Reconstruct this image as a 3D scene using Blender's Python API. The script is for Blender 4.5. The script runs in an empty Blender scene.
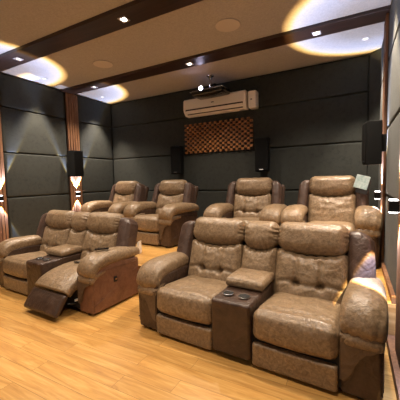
import bpy, bmesh, math, random
from mathutils import Vector, Matrix, noise
random.seed(7)
sc = bpy.context.scene
C = sc.collection
R_ = math.radians

# ---------------------------------------------------------------- camera, world, light, exposure
F = Vector((-0.470634, 0.879506, -0.070513)); RT = Vector((0.882245, 0.470185, -0.023891)); UP = Vector((-0.012142, 0.073454, 0.997225))
cam_data = bpy.data.cameras.new('camera'); cam = bpy.data.objects.new('camera', cam_data); C.objects.link(cam)
m = Matrix(((RT.x, UP.x, -F.x), (RT.y, UP.y, -F.y), (RT.z, UP.z, -F.z))).to_4x4()
m.translation = Vector((0, 0, 1.6)); cam.matrix_world = m
cam_data.sensor_width = 36; cam_data.lens = 289.11 / 400 * 36; cam_data.clip_start = .02
sc.camera = cam

sc.view_settings.view_transform = 'Standard'; sc.view_settings.look = 'None'
sc.view_settings.gamma = 1; sc.view_settings.use_curve_mapping = False
sc.view_settings.exposure = 0.0

world = bpy.data.worlds.new('world'); sc.world = world; world.use_nodes = True
world.node_tree.nodes['Background'].inputs[0].default_value = (.02, .02, .022, 1)

DOWN_W = 200; WASH_W = 380; SCREEN_E = 1.0; SCONCE_W = 760

# room dimensions (metres)
XL, XR, YB, YF, H = -5.78, .357, 5.87, -2.6, 3.676
PZ, PY = .387, 3.17
BEAMS = [(1.10, 1.42), (2.74, 3.08), (4.38, 4.70)]

def add_light(name, kind, loc, energy, color, **kw):
    d = bpy.data.lights.new(name, kind); d.energy = energy; d.color = color
    for k, v in kw.items():
        if k not in ('rot',): setattr(d, k, v)
    o = bpy.data.objects.new(name, d); o.location = loc; o.rotation_euler = kw.get('rot', (0, 0, 0)); C.objects.link(o)
    return o

# ---------------------------------------------------------------- materials
def mat(name, color, rough=.5, metal=0, emit=None, es=0, spec=None, sheen=0):
    mt = bpy.data.materials.new(name); mt.use_nodes = True
    b = mt.node_tree.nodes['Principled BSDF']
    b.inputs['Base Color'].default_value = (*color, 1); b.inputs['Roughness'].default_value = rough
    b.inputs['Metallic'].default_value = metal
    if spec is not None: b.inputs['Specular IOR Level'].default_value = spec
    if sheen: b.inputs['Sheen Weight'].default_value = sheen
    if emit: b.inputs['Emission Color'].default_value = (*emit, 1); b.inputs['Emission Strength'].default_value = es
    return mt

def nodes(mt): return mt.node_tree.nodes, mt.node_tree.links, mt.node_tree.nodes['Principled BSDF']

def leather(name, dark, light, rough, bump=.35, scale=9):
    mt = mat(name, light, rough); n, l, b = nodes(mt)
    tc = n.new('ShaderNodeTexCoord')
    n1 = n.new('ShaderNodeTexNoise'); n1.inputs['Scale'].default_value = scale; n1.inputs['Detail'].default_value = 9; n1.inputs['Roughness'].default_value = .7; n1.inputs['Distortion'].default_value = .6
    l.new(tc.outputs['Object'], n1.inputs['Vector'])
    cr = n.new('ShaderNodeValToRGB'); cr.color_ramp.elements[0].position = .36; cr.color_ramp.elements[1].position = .66
    cr.color_ramp.elements[0].color = (*dark, 1); cr.color_ramp.elements[1].color = (*light, 1)
    l.new(n1.outputs['Fac'], cr.inputs[0]); l.new(cr.outputs[0], b.inputs['Base Color'])
    n2 = n.new('ShaderNodeTexNoise'); n2.inputs['Scale'].default_value = 55; n2.inputs['Detail'].default_value = 6
    n3 = n.new('ShaderNodeTexNoise'); n3.inputs['Scale'].default_value = 7; n3.inputs['Detail'].default_value = 3; n3.inputs['Distortion'].default_value = 1.5
    l.new(tc.outputs['Object'], n2.inputs['Vector']); l.new(tc.outputs['Object'], n3.inputs['Vector'])
    mx = n.new('ShaderNodeMath'); mx.operation = 'MULTIPLY_ADD'; mx.inputs[1].default_value = 3.5
    l.new(n3.outputs['Fac'], mx.inputs[0]); l.new(n2.outputs['Fac'], mx.inputs[2])
    bp = n.new('ShaderNodeBump'); bp.inputs['Strength'].default_value = bump; bp.inputs['Distance'].default_value = .012
    l.new(mx.outputs[0], bp.inputs['Height']); l.new(bp.outputs[0], b.inputs['Normal'])
    return mt

M = {}
M['tan'] = leather('tan_suede_leather', (.145, .094, .053), (.315, .218, .13), .36, .32, 34)
M['brown'] = leather('dark_brown_leather', (.038, .020, .013), (.075, .042, .027), .38)
M['warm_side'] = leather('warm_lit_reddish_brown', (.13, .055, .028), (.22, .10, .055), .5)  # reddish brown; warm light on the left sofa's side is put into it
M['wing'] = leather('wing_brown_leather', (.05, .028, .021), (.095, .058, .043), .36)
M['facing'] = leather('shaded_facing_leather', (.075, .045, .027), (.125, .08, .05), .42)  # shade on the arm front is put into this darker brown
M['black'] = mat('black_plastic', (.012, .012, .013), .35)
M['under'] = mat('black_underside_cloth', (.01, .009, .008), .9)
M['chrome'] = mat('chrome', (.75, .75, .76), .18, 1)
M['white'] = mat('white_plastic', (.82, .78, .72), .35)
M['acwhite'] = mat('cream_white_plastic', (.90, .84, .77), .4)
M['grille'] = mat('speaker_grille_cloth', (.005, .005, .005), .8, spec=.1)
M['cab'] = mat('speaker_cabinet_black', (.006, .006, .006), .6, spec=.15)
M['lens'] = mat('lit_projector_lens', (.8, .8, 1), .2, 0, (.80, .72, 1), 30)
M['lampglow'] = mat('lit_lamp_face', (1, 1, 1), .3, 0, (1, .93, .85), 14)
M['lampdim'] = mat('deep_recessed_lamp_face', (.5, .5, .5), .3, 0, (1, .9, .8), 1.2)
M['lampring'] = mat('lamp_trim_white', (.7, .68, .65), .4)
M['sconce_glow'] = mat('lit_sconce_lens', (1, 1, 1), .3, 0, (1, .95, .93), 7)
M['screen'] = mat('fill_glow_screen', (.8, .8, .8), .6, 0, (1, .86, .72), SCREEN_E)  # emission added as soft front fill
M['gloss_black'] = mat('glossy_black_plastic', (.01, .01, .012), .15)
M['paper'] = leather('booklet_cover', (.22, .34, .35), (.50, .60, .60), .4, .05, 14)

def fabric():
    mt = mat('charcoal_acoustic_fabric', (.05, .055, .052), .9, sheen=.04); n, l, b = nodes(mt)
    tc = n.new('ShaderNodeTexCoord'); n1 = n.new('ShaderNodeTexNoise'); n1.inputs['Scale'].default_value = 130; n1.inputs['Detail'].default_value = 4
    n2 = n.new('ShaderNodeTexNoise'); n2.inputs['Scale'].default_value = 14; n2.inputs['Detail'].default_value = 5
    l.new(tc.outputs['Object'], n1.inputs['Vector']); l.new(tc.outputs['Object'], n2.inputs['Vector'])
    ad = n.new('ShaderNodeMath'); ad.operation = 'ADD'; l.new(n1.outputs['Fac'], ad.inputs[0]); l.new(n2.outputs['Fac'], ad.inputs[1])
    cr = n.new('ShaderNodeValToRGB'); cr.color_ramp.elements[0].position = .7; cr.color_ramp.elements[1].position = 1.3 if False else 1.0
    cr.color_ramp.elements[0].color = (.013, .0145, .0125, 1); cr.color_ramp.elements[1].color = (.027, .030, .026, 1)
    l.new(ad.outputs[0], cr.inputs[0]); l.new(cr.outputs[0], b.inputs['Base Color'])
    bp = n.new('ShaderNodeBump'); bp.inputs['Strength'].default_value = .4; bp.inputs['Distance'].default_value = .003
    l.new(n1.outputs['Fac'], bp.inputs['Height']); l.new(bp.outputs[0], b.inputs['Normal'])
    return mt
M['fabric'] = fabric()

def ceiling_mat():
    mt = mat('taupe_felt_ceiling', (.3, .22, .17), .95); n, l, b = nodes(mt)
    tc = n.new('ShaderNodeTexCoord'); n1 = n.new('ShaderNodeTexNoise'); n1.inputs['Scale'].default_value = 45; n1.inputs['Detail'].default_value = 6; n1.inputs['Roughness'].default_value = .75
    l.new(tc.outputs['Object'], n1.inputs['Vector'])
    cr = n.new('ShaderNodeValToRGB'); cr.color_ramp.elements[0].position = .3; cr.color_ramp.elements[1].position = .7
    cr.color_ramp.elements[0].color = (.38, .345, .32, 1); cr.color_ramp.elements[1].color = (.53, .49, .455, 1)
    l.new(n1.outputs['Fac'], cr.inputs[0]); l.new(cr.outputs[0], b.inputs['Base Color'])
    bp = n.new('ShaderNodeBump'); bp.inputs['Strength'].default_value = .3; bp.inputs['Distance'].default_value = .004
    l.new(n1.outputs['Fac'], bp.inputs['Height']); l.new(bp.outputs[0], b.inputs['Normal'])
    return mt
M['ceiling'] = ceiling_mat()
M['disc'] = mat('pale_taupe_speaker_mesh', (.62, .55, .49), .8)

def wood(name, c1, c2, c3, rough, planks=False, axis='X', gscale=1.0):
    mt = mat(name, c2, rough); n, l, b = nodes(mt)
    tc = n.new('ShaderNodeTexCoord'); mp = n.new('ShaderNodeMapping')
    sx = {'X': (1.2, 14, 14), 'Y': (14, 1.2, 14), 'Z': (14, 14, 1.2)}[axis]
    mp.inputs['Scale'].default_value = [s * gscale for s in sx]
    l.new(tc.outputs['Object'], mp.inputs['Vector'])
    n1 = n.new('ShaderNodeTexNoise'); n1.inputs['Scale'].default_value = 1.1; n1.inputs['Detail'].default_value = 8; n1.inputs['Roughness'].default_value = .62; n1.inputs['Distortion'].default_value = 1.2
    src = mp.outputs[0]
    if planks:
        br = n.new('ShaderNodeTexBrick'); br.inputs['Scale'].default_value = 1; br.inputs['Brick Width'].default_value = 1.21; br.inputs['Row Height'].default_value = .155
        br.inputs['Mortar Size'].default_value = .0013; br.inputs['Mortar Smooth'].default_value = 0; br.offset = .37
        br.inputs['Color1'].default_value = (0, 0, 0, 1); br.inputs['Color2'].default_value = (1, 1, 1, 1); br.inputs['Mortar'].default_value = (.5, .5, .5, 1)
        l.new(tc.outputs['Object'], br.inputs['Vector'])
        vm = n.new('ShaderNodeVectorMath'); vm.operation = 'MULTIPLY_ADD'; vm.inputs[1].default_value = (9, 5, 3)
        l.new(br.outputs['Color'], vm.inputs[0]); l.new(mp.outputs[0], vm.inputs[2]); src = vm.outputs[0]
    l.new(src, n1.inputs['Vector'])
    cr = n.new('ShaderNodeValToRGB'); e = cr.color_ramp.elements
    e[0].position = .3; e[0].color = (*c1, 1); e[1].position = .72; e[1].color = (*c3, 1); k = e.new(.5); k.color = (*c2, 1)
    l.new(n1.outputs['Fac'], cr.inputs[0])
    out = cr.outputs[0]
    if planks:
        mx = n.new('ShaderNodeMix'); mx.data_type = 'RGBA'; mx.blend_type = 'MULTIPLY'; mx.inputs[0].default_value = 1
        r2 = n.new('ShaderNodeMapRange'); r2.inputs['To Min'].default_value = .86; r2.inputs['To Max'].default_value = 1.06
        l.new(br.outputs['Color'], r2.inputs[0]); l.new(out, mx.inputs[6]); l.new(r2.outputs[0], mx.inputs[7])
        m2 = n.new('ShaderNodeMix'); m2.data_type = 'RGBA'; m2.inputs[7].default_value = (c1[0] * .5, c1[1] * .45, c1[2] * .4, 1)
        l.new(br.outputs['Fac'], m2.inputs[0]); l.new(mx.outputs[2], m2.inputs[6]); out = m2.outputs[2]
    l.new(out, b.inputs['Base Color'])
    return mt
M['floor'] = wood('honey_laminate_planks', (.42, .20, .05), (.58, .31, .088), (.70, .43, .15), .3, True)
M['riser'] = wood('honey_laminate_riser', (.40, .185, .055), (.56, .29, .095), (.68, .39, .15), .35)
M['beam'] = wood('dark_walnut_veneer', (.022, .011, .008), (.038, .019, .013), (.065, .033, .022), .35)
M['slat'] = wood('warm_teak_slat', (.12, .05, .022), (.20, .09, .04), (.30, .15, .07), .62, axis='Z')
M['slatback'] = mat('dark_slat_backing', (.03, .015, .01), .6)
M['lattice'] = wood('amber_diffuser_wood', (.20, .075, .02), (.30, .12, .035), (.40, .17, .055), .45)
M['lattice_dark'] = mat('diffuser_dark_recess', (.03, .013, .007), .7)

# ---------------------------------------------------------------- mesh helpers
def mesh_obj(name, bm, material, parent=None, smooth=True, loc=None):
    me = bpy.data.meshes.new(name); bmesh.ops.recalc_face_normals(bm, faces=bm.faces[:]); bm.to_mesh(me); bm.free()
    if smooth:
        for p in me.polygons: p.use_smooth = True
    for mm in (material if isinstance(material, (list, tuple)) else [material]): me.materials.append(mm)
    o = bpy.data.objects.new(name, me); C.objects.link(o)
    if parent: o.parent = parent
    if loc: o.location = loc
    return o

def box(bm, x0, x1, y0, y1, z0, z1, bev=0, seg=2, mtx=None):
    r = bmesh.ops.create_cube(bm, size=1)['verts']
    for v in r: v.co = Vector(((x0 + x1) / 2 + v.co.x * (x1 - x0), (y0 + y1) / 2 + v.co.y * (y1 - y0), (z0 + z1) / 2 + v.co.z * (z1 - z0)))
    if bev:
        es = list({e for v in r for e in v.link_edges})
        rr = bmesh.ops.bevel(bm, geom=es, offset=bev, segments=seg, affect='EDGES', profile=.5)
        r = list({v for f in rr['faces'] for v in f.verts} | {v for v in r if v.is_valid})
    if mtx: bmesh.ops.transform(bm, matrix=mtx, verts=[v for v in r if v.is_valid])
    return r

def box_obj(name, dims, material, parent=None, bev=0, seg=2, smooth=None):
    bm = bmesh.new(); box(bm, *dims, bev=bev, seg=seg)
    o = mesh_obj(name, bm, material, parent, smooth=False)
    return o

def cyl(bm, c, axis, r, depth, n=24, r2=None):
    res = bmesh.ops.create_cone(bm, cap_ends=True, segments=n, radius1=r, radius2=r if r2 is None else r2, depth=depth)['verts']
    q = Vector((0, 0, 1)).rotation_difference(Vector(axis)).to_matrix().to_4x4()
    bmesh.ops.transform(bm, matrix=Matrix.Translation(Vector(c)) @ q, verts=res)
    return res

def tube(bm, pts, r, n=8):
    rings = []
    P = [Vector(p) for p in pts]
    for i, p in enumerate(P):
        t = (P[min(i + 1, len(P) - 1)] - P[max(i - 1, 0)]).normalized()
        a = t.cross(Vector((0, 0, 1)) if abs(t.z) < .9 else Vector((1, 0, 0))).normalized(); b = t.cross(a)
        rings.append([bm.verts.new(p + (a * math.cos(2 * math.pi * k / n) + b * math.sin(2 * math.pi * k / n)) * r) for k in range(n)])
    for A, B in zip(rings, rings[1:]):
        for k in range(n): bm.faces.new((A[k], A[(k + 1) % n], B[(k + 1) % n], B[k]))
    bm.faces.new(rings[0]); bm.faces.new(rings[-1][::-1])

def ring(bm, c, R, r, n=28, m_=8, axis='Z'):
    vs = []
    for i in range(n):
        a = 2 * math.pi * i / n; row = []
        for j in range(m_):
            b = 2 * math.pi * j / m_
            p = Vector(((R + r * math.cos(b)) * math.cos(a), (R + r * math.cos(b)) * math.sin(a), r * math.sin(b)))
            if axis == 'X': p = Vector((p.z, p.x, p.y))
            if axis == 'Y': p = Vector((p.x, p.z, p.y))
            row.append(bm.verts.new(Vector(c) + p))
        vs.append(row)
    for i in range(n):
        for j in range(m_): bm.faces.new((vs[i][j], vs[(i + 1) % n][j], vs[(i + 1) % n][(j + 1) % m_], vs[i][(j + 1) % m_]))

def pillow(bm, hx, hy, hz, r, n=(20, 6, 14), disp=None, mtx=None, k=5):
    """rounded soft block centred on the origin; disp(u,v,w,co,dir)->co with u,v,w in -1..1"""
    def axis_vals(h, cnt):
        inner = h - r
        a = [-(inner + r * math.tan(R_(45) * (k - i) / k)) for i in range(k)]
        mid = [-inner + 2 * inner * i / cnt for i in range(cnt + 1)]
        return a + mid + [-q for q in reversed(a)]
    X, Y, Z = axis_vals(hx, n[0]), axis_vals(hy, n[1]), axis_vals(hz, n[2])
    H3 = (hx, hy, hz)
    vs0 = len(bm.verts); new = []
    def pt(x, y, z):
        q = Vector((x, y, z)); inn = Vector([max(-(h - r), min(h - r, c)) for c, h in zip(q, H3)])
        d = q - inn
        d = d.normalized() if d.length > 1e-9 else Vector((0, 0, 1))
        co = inn + d * r
        if disp: co = disp(x / hx, y / hy, z / hz, co, d)
        return co
    cache = {}
    def V(x, y, z):
        key = (round(x, 6), round(y, 6), round(z, 6))
        if key not in cache: cache[key] = bm.verts.new(pt(x, y, z)); new.append(cache[key])
        return cache[key]
    def grid(A, B, f):
        for i in range(len(A) - 1):
            for j in range(len(B) - 1):
                try: bm.faces.new((f(A[i], B[j]), f(A[i + 1], B[j]), f(A[i + 1], B[j + 1]), f(A[i], B[j + 1])))
                except ValueError: pass
    for s in (-1, 1):
        grid(X, Z, lambda a, b, s=s: V(a, s * hy, b))
        grid(X, Y, lambda a, b, s=s: V(a, b, s * hz))
        grid(Y, Z, lambda a, b, s=s: V(s * hx, a, b))
    if mtx: bmesh.ops.transform(bm, matrix=mtx, verts=new)
    return new

def sweep(bm, st, n=20, p=2.6, wr=None):
    """st: list of (y, z, half_width, half_thickness, x_centre); section perpendicular to the path in YZ"""
    rings = []
    for i, (y, z, hw, ht, xc) in enumerate(st):
        a, b = st[max(i - 1, 0)], st[min(i + 1, len(st) - 1)]
        t = Vector((0, b[0] - a[0], b[1] - a[1])).normalized(); nrm = Vector((0, -t.z, t.y))
        if nrm.z < 0 and i == 0: nrm = -nrm
        if i and nrm.dot(prev) < 0: nrm = -nrm
        prev = nrm
        row = []
        for k in range(n):
            an = 2 * math.pi * k / n; c, s = math.cos(an), math.sin(an)
            cx = math.copysign(abs(c) ** (2 / p), c); sy = math.copysign(abs(s) ** (2 / p), s)
            co = Vector((xc, y, z)) + Vector((cx * hw, 0, 0)) + nrm * sy * ht
            if wr: co += wr(i / (len(st) - 1), an, nrm, cx)
            row.append(bm.verts.new(co))
        rings.append(row)
    for A, B in zip(rings, rings[1:]):
        for k in range(n): bm.faces.new((A[k], A[(k + 1) % n], B[(k + 1) % n], B[k]))
    bm.faces.new(rings[0]); bm.faces.new(rings[-1][::-1])

def interp(pts, m_):
    """Catmull-Rom through tuples"""
    out = []
    for i in range(len(pts) - 1):
        p0, p1, p2, p3 = pts[max(i - 1, 0)], pts[i], pts[i + 1], pts[min(i + 2, len(pts) - 1)]
        for j in range(m_):
            t = j / m_
            out.append(tuple(.5 * ((2 * b) + (c - a) * t + (2 * a - 5 * b + 4 * c - d) * t * t + (-a + 3 * b - 3 * c + d) * t ** 3) for a, b, c, d in zip(p0, p1, p2, p3)))
    out.append(tuple(pts[-1])); return out

def thing(name, label, cat, loc=(0, 0, 0), rotz=0, group=None):
    o = bpy.data.objects.new(name, None); C.objects.link(o); o.location = loc; o.rotation_euler = (0, 0, rotz); o.empty_display_size = .1
    return tag(o, label, cat, group)
def tag(o, label, cat, group=None):
    o['label'] = label; o['category'] = cat
    if group: o['group'] = group
    return o
def struct(o): o['kind'] = 'structure'; return o
def dup(root, loc, label, rotz=None):
    r = root.copy(); C.objects.link(r); r.location = loc; r['label'] = label
    if rotz is not None: r.rotation_euler = (0, 0, rotz)
    for ch in list(root.children):
        c = ch.copy(); C.objects.link(c); c.parent = r
        for g in list(ch.children):
            d = g.copy(); C.objects.link(d); d.parent = c
    return r

# ---------------------------------------------------------------- the room
T = .15
struct(box_obj('floor', (XL - T, XR + T, YF - T, YB + T, -.12, 0), M['floor']))
bm = bmesh.new(); box(bm, XL - .02, XR + .02, PY, YB + .02, 0, PZ)
pf = struct(mesh_obj('trim_1', bm, [M['floor'], M['riser']], smooth=False))
for p in pf.data.polygons: p.material_index = 0 if p.normal.z > .5 else 1
struct(box_obj('ceiling', (XL - T, XR + T, YF - T, YB + T, H, H + .12), M['ceiling']))
struct(box_obj('wall_left', (XL - T, XL - .057, YF - T, YB + T, 0, H), M['fabric']))
struct(box_obj('wall_right', (XR + .057, XR + T, YF - T, YB + T, 0, H), M['fabric']))
struct(box_obj('wall_back', (XL - T, XR + T, YB + .057, YB + T, 0, H), M['fabric']))
struct(box_obj('wall_front', (XL - T, XR + T, YF - T, YF, 0, H), M['fabric']))
for i, (a, b) in enumerate(BEAMS):
    struct(box_obj('trim_%d' % (i + 2), (XL - .04, XR + .04, a, b, H - .045, H + .01), M['beam'], bev=.004))
struct(box_obj('baseboard_right', (.285, XR + .05, YF, PY - .005, 0, .09), M['slat'], bev=.004))
struct(box_obj('baseboard_left', (XL - .05, XL + .025, YF, PY - .005, 0, .09), M['slat'], bev=.004))
struct(box_obj('baseboard_platform', (XR - .035, XR + .05, PY + .01, YB - .13, PZ, PZ + .07), M['slat'], bev=.004))

# unseen screen behind the camera; its warm glow is added as front fill
sr = thing('fill_projection_screen', 'unseen wide projection screen, its glow added as fill, on the wall the seats face', 'projection screen', (-2.7, YF, 0))
box_obj('screen_frame', (-2.15, 2.15, 0.0, .04, .95, 3.2), M['black'], sr)
box_obj('screen_surface', (-2.08, 2.08, .035, .05, 1.02, 3.13), M['screen'], sr)

# upholstered wall panels
rows = [(.42, 1.342), (1.342, 2.195), (2.195, 3.037), (3.037, 3.655)]
rname = ['lowest row', 'second row up', 'second row from the ceiling', 'top row']
def panel(x0, x1, y0, y1, z0, z1, thin, label, group):
    g = .006; hx, hy, hz = (x1 - x0) / 2, (y1 - y0) / 2, (z1 - z0) / 2
    h = [hx, hy, hz]; 
    for i in range(3):
        if i != thin: h[i] -= g
    bm = bmesh.new(); pillow(bm, h[0], h[1], h[2], min(h[thin] * .96, .028), n=tuple(1 if i == thin else 10 for i in range(3)), k=4)
    o = mesh_obj('acoustic_panel', bm, M['fabric'], loc=((x0 + x1) / 2, (y0 + y1) / 2, (z0 + z1) / 2))
    return tag(o, label, 'wall panel', group)
bays_l = [(PY - .09, 4.46, 'left wall between the slatted strips'), (4.80, YB, 'left wall next to the back corner'), (1.46, 2.76, 'left wall at the photo\'s left edge')]
for a, b, t in bays_l:
    for (z0, z1), rn in zip(rows, rname):
        panel(XL - .055, XL, a, b, z0, z1, 0, 'charcoal fabric wall panel, %s, %s' % (rn, t), 'charcoal panels on the left wall')
for a, b, t in [(2.93, 4.44, 'right wall by the double wall lamps'), (4.80, 5.73, 'right wall behind the hanging loudspeaker'), (1.46, 2.60, 'right wall beside the near sofa')]:
    for (z0, z1), rn in zip([(.48 if a > 3 else .1, 1.342)] + rows[1:], rname):
        panel(XR, XR + .055, a, b, z0, z1, 0, 'charcoal fabric wall panel, %s, %s' % (rn, t), 'charcoal panels on the right wall')
for (z0, z1), rn in zip(rows, rname):
    panel(XL, .203, YB, YB + .055, z0, z1, 1, 'long charcoal fabric panel across the back wall, %s' % rn, 'charcoal panels on the back wall')
# angled corner strip between the back and right walls
bm = bmesh.new()
vs = []
for z in (PZ, 3.66):
    vs.append([bm.verts.new(p) for p in ((.205, YB + .05, z), (.205, YB - .005, z), (XR, 5.725, z), (XR + .05, 5.725, z), (XR + .05, YB + .05, z))])
bm.faces.new(vs[0]); bm.faces.new(vs[1][::-1])
for k in range(5): bm.faces.new((vs[0][k], vs[0][(k + 1) % 5], vs[1][(k + 1) % 5], vs[1][k]))
tag(mesh_obj('corner_panel', bm, M['fabric'], smooth=False), 'tall narrow angled charcoal panel in the back right corner', 'wall panel')

# slatted strips on the side walls
def pilaster(x, s, y0, y1, label, z0=.0):
    t = thing('slatted_strip', label, 'slatted wood strip', (x, (y0 + y1) / 2, z0), group='vertical slatted wood strips')
    w = (y1 - y0) / 2
    lo, hi = sorted((-.055 * s, .004 * s))
    box_obj('backing', (lo, hi, -w, w, 0, H - .047 - z0), M['slatback'], t)
    n_ = 5; p = 2 * w / n_
    for k in range(n_):
        c = -w + p * (k + .5)
        lo, hi = sorted((.0, .03 * s))
        box_obj('slat', (lo, hi, c - p * .38, c + p * .38, .002, H - .049 - z0), M['slat'], t, bev=.003)
    return t
pilaster(XL, 1, 2.77, 3.07, 'slatted wood strip at the left edge, on the near left wall')
pilaster(XL, 1, 4.47, 4.79, 'slatted wood strip on the left wall behind the dark loudspeaker', PZ)
pilaster(XR, -1, 2.61, 2.92, 'slatted wood strip at the right edge, beside the near sofa')
pilaster(XR, -1, 4.46, 4.78, 'narrow slatted wood strip on the right wall beside the loudspeaker', PZ)

# ---------------------------------------------------------------- wall lamps (up and down beams)
def beam_light(name, loc, down, parent):
    d = bpy.data.lights.new(name, 'SPOT'); d.energy = SCONCE_W * (.3 if down else 1); d.color = (1, 1, 1); d.spot_size = R_(62); d.spot_blend = .0; d.shadow_soft_size = .012
    d.use_nodes = True; nt = d.node_tree; n, l = nt.nodes, nt.links
    em = n['Emission']
    tc = n.new('ShaderNodeTexCoord'); sp = n.new('ShaderNodeSeparateXYZ'); l.new(tc.outputs['Normal'], sp.inputs[0])
    ab = n.new('ShaderNodeMath'); ab.operation = 'ABSOLUTE'; l.new(sp.outputs['Z'], ab.inputs[0])
    ac = n.new('ShaderNodeMath'); ac.operation = 'ARCCOSINE'; l.new(ab.outputs[0], ac.inputs[0])
    mr = n.new('ShaderNodeMapRange'); mr.inputs['From Max'].default_value = R_(30); l.new(ac.outputs[0], mr.inputs[0])
    cr = n.new('ShaderNodeValToRGB'); e = cr.color_ramp.elements
    e[0].position = 0; e[0].color = (.10, .11, .14, 1); e[1].position = 1; e[1].color = (0, 0, 0, 1)
    for p_, c_ in ((.45, (.22, .25, .34, 1)), (.72, (.42, .51, .80, 1)), (.85, (.72, .78, .95, 1)), (.89, (.95, .75, .30, 1)), (.935, (.5, .28, .08, 1)), (.965, (0, 0, 0, 1))):
        k = e.new(p_); k.color = c_
    l.new(mr.outputs[0], cr.inputs[0]); l.new(cr.outputs[0], em.inputs['Color']); em.inputs['Strength'].default_value = 1
    o = bpy.data.objects.new(name, d); C.objects.link(o); o.parent = parent; o.location = loc; o.rotation_euler = (0 if down else math.pi, 0, 0)
def sconce(x, y, z, s, label):
    t = thing('wall_lamp', label, 'wall lamp', (x, y, z), group='up and down wall lamps')
    a, b = sorted((0, .012 * s)); box_obj('back_plate', (a, b, -.035, .035, -.05, .05), M['chrome'], t)
    a, b = sorted((.012 * s, .085 * s)); box_obj('body', (a, b, -.04, .04, -.045, .045), M['gloss_black'], t, bev=.006)
    for sg in (-1, 1):
        a, b = sorted((.018 * s, .080 * s))
        box_obj('lens', (a, b, -.032, .032, *sorted((sg * .045, sg * .056))), M['sconce_glow'], t, bev=.006)
        beam_light('beam', (.05 * s, 0, sg * .062), sg < 0, t)
sconce(XL + .03, 2.93, 1.345, 1, 'small black up and down wall lamp at the far left edge')
sconce(XL + .03, 4.62, 1.335, 1, 'small black up and down wall lamp below the left loudspeaker')
sconce(XR - .03, 4.62, 1.33, -1, 'small black up and down wall lamp beside the far right recliner')
sconce(XR - .03, 2.77, 1.35, -1, 'nearest black up and down wall lamp at the right edge')

# ---------------------------------------------------------------- recessed ceiling lamps
def downlight(x, y, z, square, watts, label, size=110, lit=True):
    t = thing('downlight', label, 'ceiling lamp', (x, y, z), group='recessed ceiling lamps')
    bm = bmesh.new()
    if square:
        for a, b, c, d in ((-.055, .055, -.055, -.04), (-.055, .055, .04, .055), (-.055, -.04, -.04, .04), (.04, .055, -.04, .04)): box(bm, a, b, c, d, -.008, 0)
    else: ring(bm, (0, 0, -.003), .045, .008)
    mesh_obj('trim_ring', bm, M['lampring'], t, smooth=not square)
    bm = bmesh.new(); cyl(bm, (0, 0, -.002), (0, 0, 1), .036, .004)
    mesh_obj('lamp_face', bm, M['lampglow' if lit else 'lampdim'], t, smooth=False)
    d = bpy.data.lights.new('lamp', 'SPOT'); d.energy = watts; d.color = (1, .84, .66); d.spot_size = R_(size); d.spot_blend = .7; d.shadow_soft_size = .04
    o = bpy.data.objects.new('lamp', d); C.objects.link(o); o.parent = t; o.location = (0, 0, -.03)
zb = H - .0455
downlight(-2.58, 2.91, zb, True, DOWN_W, 'bright square recessed lamp in the middle of the wide ceiling beam')
downlight(-4.85, 2.92, zb, True, DOWN_W, 'small square recessed lamp at the left end of the wide ceiling beam', 110, False)
downlight(-.40, 2.92, zb, True, DOWN_W, 'square recessed lamp over the near sofa, at the beam\'s right end')
downlight(-2.58, 4.55, zb, True, DOWN_W, 'recessed lamp in the far ceiling beam just left of the projector')
downlight(-4.93, 4.55, zb, True, DOWN_W, 'recessed lamp at the left end of the far ceiling beam', 110, False)
downlight(-.50, 4.55, zb, True, DOWN_W, 'rectangular lit lamp at the right of the far ceiling beam')
for x, t in ((-4.85, 'left'), (-2.58, 'middle'), (-.4, 'right')):  # out-of-view row, added as fill
    downlight(x, 1.26, zb, True, DOWN_W * .85, 'unseen fill lamp added in the nearest ceiling beam, %s one' % t)
WASH = (1, .95, .88)
downlight(-5.46, 3.77, H, False, WASH_W, 'round recessed lamp near the left wall, nearer of two', 66, False)
downlight(-5.46, 5.28, H, False, WASH_W, 'round recessed lamp near the left wall, in the back corner', 66, False)
downlight(.12, 5.22, H, False, WASH_W, 'small recessed lamp near the right wall, in the back corner', 66, False)
downlight(.12, 3.77, H, False, WASH_W, 'round recessed lamp near the right wall, over the sofa end', 66, False)

# round in-ceiling speakers
for x, y, t in ((-1.54, 3.79, 'nearer the projector, over the middle'), (-3.94, 3.86, 'toward the left wall')):
    bm = bmesh.new(); cyl(bm, (0, 0, 0), (0, 0, 1), .165, .012, 40, .16)
    s_ = thing('ceiling_speaker', 'flat round taupe speaker disc flush in the ceiling, %s' % t, 'ceiling speaker', (x, y, H - .004), group='round ceiling speakers')
    mesh_obj('grille', bm, M['disc'], s_, smooth=False)
    bm = bmesh.new(); ring(bm, (0, 0, 0), .168, .006, 40); mesh_obj('rim', bm, M['ceiling'], s_)

# ---------------------------------------------------------------- leather seating
def bump_noise(co, s, a): return noise.noise(co * s) * a

def lumbar(bm, w, mtx, tufts, hz=.275):
    hx = w / 2
    tz = -.22
    def disp(u, v, q, co, d):
        if v < 0:
            co.y -= .045 * (1 - min(1, abs(u)) ** 3) * (1 - abs(q) ** 3)
            for tx in tufts:
                dx = (u - tx) * hx; dz = (q - tz) * hz
                co.y += .075 * math.exp(-(dx * dx + dz * dz) / (2 * .022 ** 2))
                co.y += .020 * math.exp(-(dx * dx) / (2 * .011 ** 2)) * (1 if q > tz else .0) * max(0, 1 - abs(q) ** 4)
            if tufts: co.y += .028 * math.exp(-(((q - tz) * hz + .012 * math.cos(u * 6)) ** 2) / (2 * .013 ** 2)) * (1 - abs(u) ** 6)
            co.y += noise.noise(Vector((co.x * 9, co.z * 14, hx * 7))) * .008
        if q > 0: co.z -= .060 * (1 - u * u) * q
        if q > .6:
            co.z += .006 * math.sin(u * 23 + 1.3)
        return co
    pillow(bm, hx - .004, .09, hz, .06, n=(34, 4, 26), disp=disp, mtx=mtx)

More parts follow.
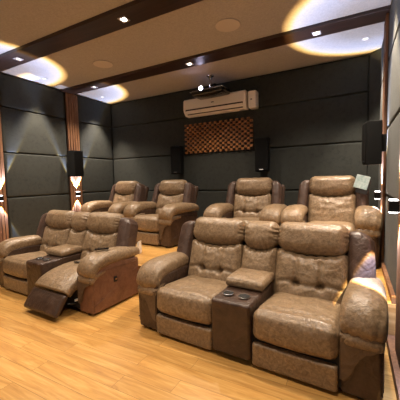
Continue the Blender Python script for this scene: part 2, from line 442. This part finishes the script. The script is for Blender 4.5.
def head(bm, w, mtx, fan=False):
    hx = w / 2
    def disp(u, v, q, co, d):
        co.y -= .03 * (1 - u ** 4) * (1 - q * q) if v < 0 else 0
        if q < 0: co.z -= .030 * (1 - u * u) * (-q)
        co.y += noise.noise(Vector((co.x * 7, co.z * 10, hx * 3))) * .008
        if fan and v < 0: co.y += .010 * math.sin(q * 16 + u * 2) * max(0, abs(u) - .45) * 1.6
        e = max(0, abs(u) - .86) / .14
        co.y += .010 * math.sin(q * 22) * e
        if q < 0: co.z += .004 * math.sin(u * 19)
        return co
    pillow(bm, hx - .004, .11, .145, .095, n=(26, 3, 12), disp=disp, mtx=mtx)

TILT = R_(17)
def back_mtx(x, s, y0=.66, z0=.38, off=0):
    # pivot then slide up the slanted back
    return Matrix.Translation((x, y0, z0)) @ Matrix.Rotation(-TILT, 4, 'X') @ Matrix.Translation((0, off, s))

def seat_unit(parent, x, w, tufts=(-.34, .34), reclined=False, name_prefix=''):
    bm = bmesh.new(); lumbar(bm, w, back_mtx(x, .245), tufts); mesh_obj('backrest', bm, M['tan'], parent)
    bm = bmesh.new(); head(bm, w, back_mtx(x, .64, off=-.01)); mesh_obj('headrest', bm, M['tan'], parent)
    hx = w / 2
    if not reclined:
        def disp(u, v, q, co, d):
            if q > 0:
                co.z += .035 * (1 - u ** 4) * (1 - v * v * .6)
                co.z += noise.noise(Vector((co.x * 6, co.y * 6, 3.3))) * .010
                co.z -= .012 * math.exp(-((co.y + .27) ** 2) / (2 * .012 ** 2))
            if v < 0: co.y -= .022 * (1 - u ** 4) * (1 - q * q); co.z += .018 * (u * u) * (q < 0)
            return co
        bm = bmesh.new(); pillow(bm, hx - .005, .37, .13, .06, n=(20, 18, 6), disp=disp, mtx=Matrix.Translation((x, .395, .345)) @ Matrix.Rotation(R_(-4), 4, 'X'))
        mesh_obj('seat', bm, M['tan'], parent)
        bm = bmesh.new(); pillow(bm, hx - .008, .035, .10, .025, n=(8, 1, 6), mtx=Matrix.Translation((x, .06, .125)))
        mesh_obj('footrest', bm, M['tan'], parent)
    else:
        # pad running from the seat down onto the half-open footrest
        st = [(.72, .37), (.50, .385), (.33, .39), (.16, .37), (.02, .325), (-.06, .265)]
        st = [(y, z, hx - .006, .085 - .02 * i / 5, x) for i, (y, z) in enumerate(st)]
        bm = bmesh.new(); sweep(bm, interp(st, 5), n=36, p=5, wr=lambda t, a, nr, cx: nr * (.028 * (1 - cx ** 4) * (math.sin(a) > 0)))
        mesh_obj('seat', bm, M['tan'], parent)
        def d2(u, v, q, co, d):
            if v < 0: co.y -= .015 * (1 - u ** 4) * (1 - q * q)
            return co
        ang = math.atan2(.15, .17)
        bm = bmesh.new(); pillow(bm, hx - .006, .035, .13, .03, n=(10, 1, 6), disp=d2, mtx=Matrix.Translation((x, -.155, .160)) @ Matrix.Rotation(-R_(36), 4, 'X'))
        fr = mesh_obj('footrest', bm, M['brown'], parent)
        for sx in (-1, 1):
            bm = bmesh.new(); tube(bm, [(x + sx * (hx - .05), .32, .20), (x + sx * (hx - .05), .10, .10), (x + sx * (hx - .05), -.06, .15)], .011)
            mesh_obj('footrest_linkage', bm, M['black'], parent)
        bm = bmesh.new(); box(bm, x + hx - .035, x + hx - .02, .03, .085, .15, .175); mesh_obj('bracket', bm, M['white'], parent, smooth=False)

def arm(parent, xi, s, w=.27, side_mat='brown'):
    """xi: inner face, s: +1 the arm extends to +x"""
    xo = xi + s * w; xc = (xi + xo) / 2
    bm = bmesh.new(); lo, hi = sorted((xi, xo))
    hx = (hi - lo) / 2
    def disp(u, v, q, co, d):
        if v > 0 and q > 0: co.z -= .05 * v * q
        if u * s > 0: co.x += s * .012 * (1 - q * q) * (1 - v * v)
        return co
    pillow(bm, hx, .40, .285, .03, n=(4, 12, 8), disp=disp, mtx=Matrix.Translation((xc, .465, .305)))
    mesh_obj('arm_body', bm, M[side_mat], parent)
    # pad that rolls over the front
    P = [(.90, .60, .11, .06), (.80, .62, .125, .08), (.62, .63, .138, .092), (.42, .635, .145, .098), (.26, .63, .150, .100), (.155, .60, .152, .095), (.10, .54, .150, .075), (.10, .485, .145, .045), (.12, .46, .135, .02)]
    st = [(y, z, hw, ht, xc + s * .01) for y, z, hw, ht in P]
    def wr(t, a, nr, cx):
        k = math.sin(a)
        r = Vector((0, 0, 0))
        if t > .45: r += nr * (.007 * math.sin(cx * 16 + 2 * math.sin(t * 9)) * (t - .45) * 2.2) * (k > -.3)
        r += nr * noise.noise(Vector((cx * 2, t * 6, xi * 5))) * .010
        return r
    bm = bmesh.new(); sweep(bm, interp(st, 5), n=40, p=2.5, wr=wr); mesh_obj('arm_pad', bm, M['tan'], parent)
    # second roll below the pad
    P = [(.35, .50, .130, .04), (.18, .49, .138, .05), (.10, .455, .141, .05), (.075, .415, .138, .035), (.085, .395, .132, .015)]
    st = [(y, z, hw, ht, xc + s * .004) for y, z, hw, ht in P]
    bm = bmesh.new(); sweep(bm, interp(st, 5), n=32, p=2.8); mesh_obj('arm_roll', bm, M['tan'], parent)
    # curved facing running down beside the seat
    out = [(0, .13), (-.0, .46), (1, .46), (1, .40), (.78, .39), (.58, .365), (.44, .32), (.38, .26), (.34, .20), (.26, .15), (.12, .12)]
    bm = bmesh.new(); FY = .048
    A = [bm.verts.new((xi + s * w * u, FY, z)) for u, z in out]; B = [bm.verts.new((xi + s * w * u, .09, z)) for u, z in out]
    bm.faces.new(A); bm.faces.new(B[::-1])
    for k in range(len(out)): bm.faces.new((A[k], A[(k + 1) % len(out)], B[(k + 1) % len(out)], B[k]))
    bmesh.ops.bevel(bm, geom=[e for e in bm.edges if abs(e.verts[0].co.y - FY) < 1e-5 and abs(e.verts[1].co.y - FY) < 1e-5], offset=.012, segments=3, affect='EDGES')
    mesh_obj('arm_facing', bm, M['facing'], parent, smooth=False)
    # seam piping on the outer side
    bm = bmesh.new(); xs = xo + s * .006
    tube(bm, [(xs + s * .003 * math.sin(i), y, z) for i, (y, z) in enumerate([(.07, .12), (.20, .17), (.36, .24), (.52, .31), (.68, .37), (.84, .42)])], .005)
    tube(bm, [(xs - s * .003, .085, .075), (xs - s * .003, .085, .42), (xs - s * .002, .12, .50), (xs, .3, .52), (xs, .8, .50)], .005)
    mesh_obj('piping', bm, M[side_mat], parent)

def wing(parent, x, s, w=.17, top=.76):
    bm = bmesh.new()
    def disp(u, v, q, co, d):
        co.x -= s * .02 * q
        co.y -= .03 * (1 - u * u) * (1 - q ** 4) * (v < 0)
        if q > 0: co.z -= .05 * max(0, u * s) * q
        return co
    pillow(bm, w / 2, .11, .37, .05, n=(5, 3, 14), disp=disp, mtx=back_mtx(x + s * w / 2, .36, off=.035))
    mesh_obj('wing', bm, M['wing'], parent)

def shell(parent, w, back_w):
    bm = bmesh.new(); box(bm, -w / 2, w / 2, .07, .80, .05, .30, bev=.01)
    mesh_obj('base', bm, M['under'], parent, smooth=False)
    bm = bmesh.new(); pillow(bm, back_w / 2, .05, .36, .04, n=(8, 1, 8), mtx=back_mtx(0, .34, off=.13))
    mesh_obj('back_panel', bm, M['brown'], parent)
    bm = bmesh.new()
    for sx in (-1, 1):
        for y in (.12, .72): cyl(bm, (sx * (w / 2 - .08), y, .027), (0, 0, 1), .025, .054, 12)
    for k, (sx, y) in enumerate(((-1, .12), (1, .12), (-1, .72), (1, .72))):
        b2 = bmesh.new(); cyl(b2, (sx * (w / 2 - .08), y, .027), (0, 0, 1), .025, .054, 12)
        mesh_obj('foot', b2, M['black'], parent)
    bm.free()

def console(parent, w=.35):
    hx = w / 2
    bm = bmesh.new()
    def disp(u, v, q, co, d):
        if v < 0 and q > 0: co.z -= .012 * q
        return co
    pillow(bm, hx, .33, .25, .03, n=(6, 10, 8), disp=disp, mtx=Matrix.Translation((0, .345, .30)))
    c = mesh_obj('console', bm, M['brown'], parent)
    def d2(u, v, q, co, d):
        if q > 0: co.z += .022 * (1 - u ** 4) * (1 - v ** 4)
        return co
    bm = bmesh.new(); pillow(bm, hx + .008, .19, .04, .032, n=(12, 10, 2), disp=d2, mtx=Matrix.Translation((0, .50, .595)) @ Matrix.Rotation(R_(1.5), 4, 'X'))
    mesh_obj('lid', bm, M['tan'], c)
    for sx in (-1, 1):
        bm = bmesh.new(); ring(bm, (sx * .078, .165, .551), .050, .004)
        cyl(bm, (sx * .078, .165, .549), (0, 0, 1), .048, .010)
        cr = mesh_obj('cup_holder', bm, [M['chrome'], M['under']], c)
        for p in cr.data.polygons:
            if len(p.vertices) > 4 : p.material_index = 1; p.use_smooth = False

def loveseat(label, loc, reclined_right, side='brown', rz=0):
    t = thing('reclining_sofa', label, 'sofa', loc, rz, group='two seat reclining sofas')
    sw, cw, aw = .675, .375, .265
    xs = cw / 2 + sw / 2
    shell(t, 2 * (cw / 2 + sw + aw) - .1, 1.95)
    seat_unit(t, -xs, sw); seat_unit(t, xs, sw, reclined=reclined_right)
    console(t, cw)
    bm = bmesh.new(); lumbar(bm, cw + .02, back_mtx(0, .245, off=.01), ()); mesh_obj('console_backrest', bm, M['tan'], t)
    bm = bmesh.new(); head(bm, cw + .02, back_mtx(0, .635, off=0), True); mesh_obj('console_headrest', bm, M['tan'], t)
    for s in (-1, 1):
        arm(t, s * (cw / 2 + sw), s, aw, side if s > 0 else 'brown')
        wing(t, s * (cw / 2 + sw - .005), s, .215)
    return t

def recliner(label, loc, rotz=0, tufts=(-.34, .34), sc_=1.07):
    t = thing('recliner', label, 'recliner', loc, rotz, group='single recliners in the raised back row')
    sw, aw = .65, .238
    shell(t, sw + 2 * aw - .1, .98)
    seat_unit(t, 0, sw, tufts)
    for s in (-1, 1):
        arm(t, s * sw / 2, s, aw); wing(t, s * (sw / 2 - .005), s, .165)
    t.scale = (sc_,) * 3
    return t

loveseat('large brown two seat recliner sofa in front at right, both footrests closed', (-.945, 2.235, 0), False, rz=R_(-4))
ls = loveseat('brown two seat recliner sofa at left with one footrest kicked out', (-3.83, 2.30, 0), True, 'warm_side', rz=R_(-2.5))
# power switch on the outer side of the left sofa's right arm
xo = .1875 + .675 + .265 + .014
bm = bmesh.new(); box(bm, xo - .004, xo + .006, .385, .435, .33, .40, bev=.003); sw_ = mesh_obj('power_switch', bm, M['black'], ls, smooth=False)
bm = bmesh.new(); cyl(bm, (xo + .008, .41, .365), (1, 0, 0), .014, .008); mesh_obj('button', bm, M['chrome'], sw_, smooth=False)

c1 = recliner('single brown recliner at the far left of the raised back row', (-4.80, 4.28, PZ), R_(-8))
c2 = recliner('single brown recliner at back left, second from the left, its seat and right arm visible', (-3.48, 4.22, PZ), R_(-8))
c3 = recliner('single tan tufted recliner at the back, below the wooden lattice panel\'s right end', (-1.62, 4.24, PZ))
c4 = recliner('single tan recliner at back right with booklet hung on its back', (-.32, 4.22, PZ), tufts=())

# small things on the seats
def remote(loc, rz, label, l=.15, w=.045, pitch=0):
    t = thing('remote_control', label, 'remote control', loc, rz, group='remote controls on the left sofa')
    t.rotation_euler = (pitch, 0, rz)
    bm = bmesh.new(); box(bm, -w / 2, w / 2, -l / 2, l / 2, 0, .018, bev=.005); mesh_obj('case', bm, M['gloss_black'], t, smooth=False)
    bm = bmesh.new()
    for i in range(5):
        for j in range(2): box(bm, -.014 + j * .018, -.004 + j * .018, -l * .35 + i * l * .15, -l * .35 + i * l * .15 + .008, .017, .0205)
    mesh_obj('buttons', bm, M['chrome'], t, smooth=False)
remote((-2.80, 2.58, .75), R_(-50), 'black remote control lying on the right arm of the left sofa', .17, .05)
remote((-3.33, 2.64, .505), R_(-70), 'thin black remote control lying on the raised seat of the left sofa', .12, .035)

bk = thing('booklet', 'pale grey green booklet hanging at the right corner of the last recliner', 'booklet', (.095, 4.90, 1.505), 0)
bk.rotation_euler = (R_(-12), R_(16), 0)
bm = bmesh.new(); box(bm, -.09, .09, -.012, 0, -.10, .10, bev=.002); mesh_obj('cover', bm, M['paper'], bk, smooth=False)
bm = bmesh.new(); box(bm, -.045, .115, .0, .02, -.165, .06, bev=.003); mesh_obj('dark_sleeve', bm, M['black'], bk, smooth=False)

wb = thing('power_box', 'small white box on the platform behind the left sofa', 'box', (-3.20, 3.72, PZ), R_(15))
bm = bmesh.new(); vs = [(-.04, -.05, 0), (.05, -.05, 0), (.05, .06, 0), (-.04, .06, 0), (.02, -.05, .20), (.05, -.05, .22), (.05, .05, .22), (.02, .05, .20)]
V = [bm.verts.new(v) for v in vs]
for f in ((0, 1, 2, 3), (4, 5, 6, 7), (0, 1, 5, 4), (1, 2, 6, 5), (2, 3, 7, 6), (3, 0, 4, 7)): bm.faces.new([V[i] for i in f])
bmesh.ops.bevel(bm, geom=bm.edges[:], offset=.006, segments=2, affect='EDGES')
mesh_obj('case', bm, M['white'], wb, smooth=False)

# ---------------------------------------------------------------- loudspeakers
def speaker(loc, rz, w, d, h, label, back=None):
    t = thing('loudspeaker', label, 'loudspeaker', loc, rz, group='black wall loudspeakers'); br = back or .066
    bm = bmesh.new(); box(bm, -w / 2, w / 2, -d / 2, d / 2, 0, h, bev=.008); mesh_obj('cabinet', bm, M['cab'], t, smooth=False)
    bm = bmesh.new(); box(bm, -w / 2 + .012, w / 2 - .012, -d / 2 - .012, -d / 2 + .004, .02, h - .02, bev=.006); mesh_obj('grille', bm, M['grille'], t, smooth=False)
    bm = bmesh.new(); box(bm, -w * .16, w * .16, -d / 2 - .0145, -d / 2 - .011, .035, .047); mesh_obj('badge', bm, M['chrome'], t, smooth=False)
    bm = bmesh.new(); box(bm, -.03, .03, d / 2 - .002, d / 2 + br, h * .3, h * .7, bev=.004); mesh_obj('bracket', bm, M['black'], t, smooth=False)
speaker((XL + .255, 4.45, 1.735), R_(90), .25, .22, .57, 'black loudspeaker on the left wall above a lit wall lamp', .116)
speaker((.19, 4.25, 1.735), R_(-78), .19, .17, .53, 'black loudspeaker hung on the right wall, right edge of the photo')
speaker((-3.64, YB - .145, 1.74), 0, .27, .15, .64, 'dim black loudspeaker on the back wall left of the lattice')
speaker((-1.63, YB - .145, 1.73), 0, .26, .15, .66, 'dim black loudspeaker on the back wall right of the lattice')

# ---------------------------------------------------------------- lattice diffuser on the back wall
t = thing('lattice_panel', 'orange brown wooden lattice diffuser panel below the air conditioner', 'wall panel', (-2.66, YB - .002, 2.53))
LW, LH = 1.62, .66
box_obj('backing', (-LW / 2, LW / 2, -.02, .0, -LH / 2, LH / 2), M['lattice_dark'], t)
bm = bmesh.new(); nx, nz = 26, 13
for i in range(nx):
    for j in range(nz):
        cx = -LW / 2 + LW / nx * (i + .5); cz = -LH / 2 + LH / nz * (j + .5)
        if (i + j) % 2 == 0: box(bm, cx - LW / nx * .46, cx + LW / nx * .46, -.065, -.018, cz - LH / nz * .46, cz + LH / nz * .46)
mesh_obj('blocks', bm, M['lattice'], t, smooth=False)

# ---------------------------------------------------------------- air conditioner
t = thing('air_conditioner', 'cream white split air conditioner high on the back wall', 'air conditioner', (-2.66, YB - .002, 3.18))
prof = [(0, -.17), (0, .19), (-.20, .19), (-.235, .16), (-.245, -.03), (-.22, -.10), (-.15, -.165)]
bm = bmesh.new(); AW = .72
A = [bm.verts.new((-AW, y, z)) for y, z in prof]; B = [bm.verts.new((AW, y, z)) for y, z in prof]
bm.faces.new(A); bm.faces.new(B[::-1])
for k in range(len(prof)): bm.faces.new((A[k], A[(k + 1) % len(prof)], B[(k + 1) % len(prof)], B[k]))
bmesh.ops.bevel(bm, geom=bm.edges[:], offset=.012, segments=3, affect='EDGES')
mesh_obj('body', bm, M['acwhite'], t, smooth=False)
bm = bmesh.new()
box(bm, -AW + .06, AW - .05, -.243, -.22, -.072, -.040, mtx=None); mesh_obj('air_slot', bm, M['slatback'], t, smooth=False)
bm = bmesh.new(); box(bm, -AW + .07, AW - .06, -.010, .010, -.022, .022, bev=.004, mtx=Matrix.Translation((0, -.232, -.087)) @ Matrix.Rotation(R_(18), 4, 'X'))
mesh_obj('flap', bm, M['acwhite'], t, smooth=False)
bm = bmesh.new(); box(bm, -AW + .08, AW - .07, -.19, -.165, -.145, -.115); mesh_obj('lower_slot', bm, M['slatback'], t, smooth=False)
bm = bmesh.new(); box(bm, -.03, .03, -.249, -.240, .035, .05); mesh_obj('badge', bm, M['cab'], t, smooth=False)
t = thing('stabilizer_box', 'small cream white box on the back wall right of the air conditioner', 'wall box', (-1.815, YB - .002, 3.17))
bm = bmesh.new(); box(bm, -.085, .085, -.19, 0, -.17, .17, bev=.025, seg=3); mesh_obj('case', bm, M['acwhite'], t, smooth=False)
bm = bmesh.new(); box(bm, -.03, .0, -.194, -.18, -.01, .01); mesh_obj('display', bm, M['black'], t, smooth=False)

# ---------------------------------------------------------------- projector
t = thing('projector', 'black projector with glowing lens hanging from the ceiling', 'projector', (-2.58, 5.38, 3.32), R_(-4))
def pd(u, v, q, co, d):
    if q < 0: co.z -= .03 * (1 - u * u) * (1 - v * v)
    return co
bm = bmesh.new(); pillow(bm, .36, .19, .055, .04, n=(10, 6, 2), disp=pd, mtx=Matrix.Translation((0, 0, .02))); mesh_obj('case', bm, M['gloss_black'], t)
bm = bmesh.new(); box(bm, -.37, .37, -.205, -.18, .03, .045, bev=.004); mesh_obj('front_edge_highlight', bm, M['chrome'], t, smooth=False)  # chrome bar stands in for the highlight along the front edge
bm = bmesh.new(); ring(bm, (-.10, -.20, .075), .048, .012, axis='Y'); lr = mesh_obj('lens_ring', bm, M['black'], t)
bm = bmesh.new(); cyl(bm, (-.10, -.205, .075), (0, 1, 0), .040, .02); mesh_obj('lens', bm, M['lens'], lr, smooth=False)
bm = bmesh.new(); cyl(bm, (0, 0, .21), (0, 0, 1), .03, .27); cyl(bm, (0, 0, .346), (0, 0, 1), .07, .018); cyl(bm, (0, 0, .085), (0, 0, 1), .09, .02)
mesh_obj('mount_pole', bm, M['chrome'], t)
bm = bmesh.new(); box(bm, .06, .13, -.04, .04, .07, .17, bev=.005); mesh_obj('cable_block', bm, M['cab'], t, smooth=False)
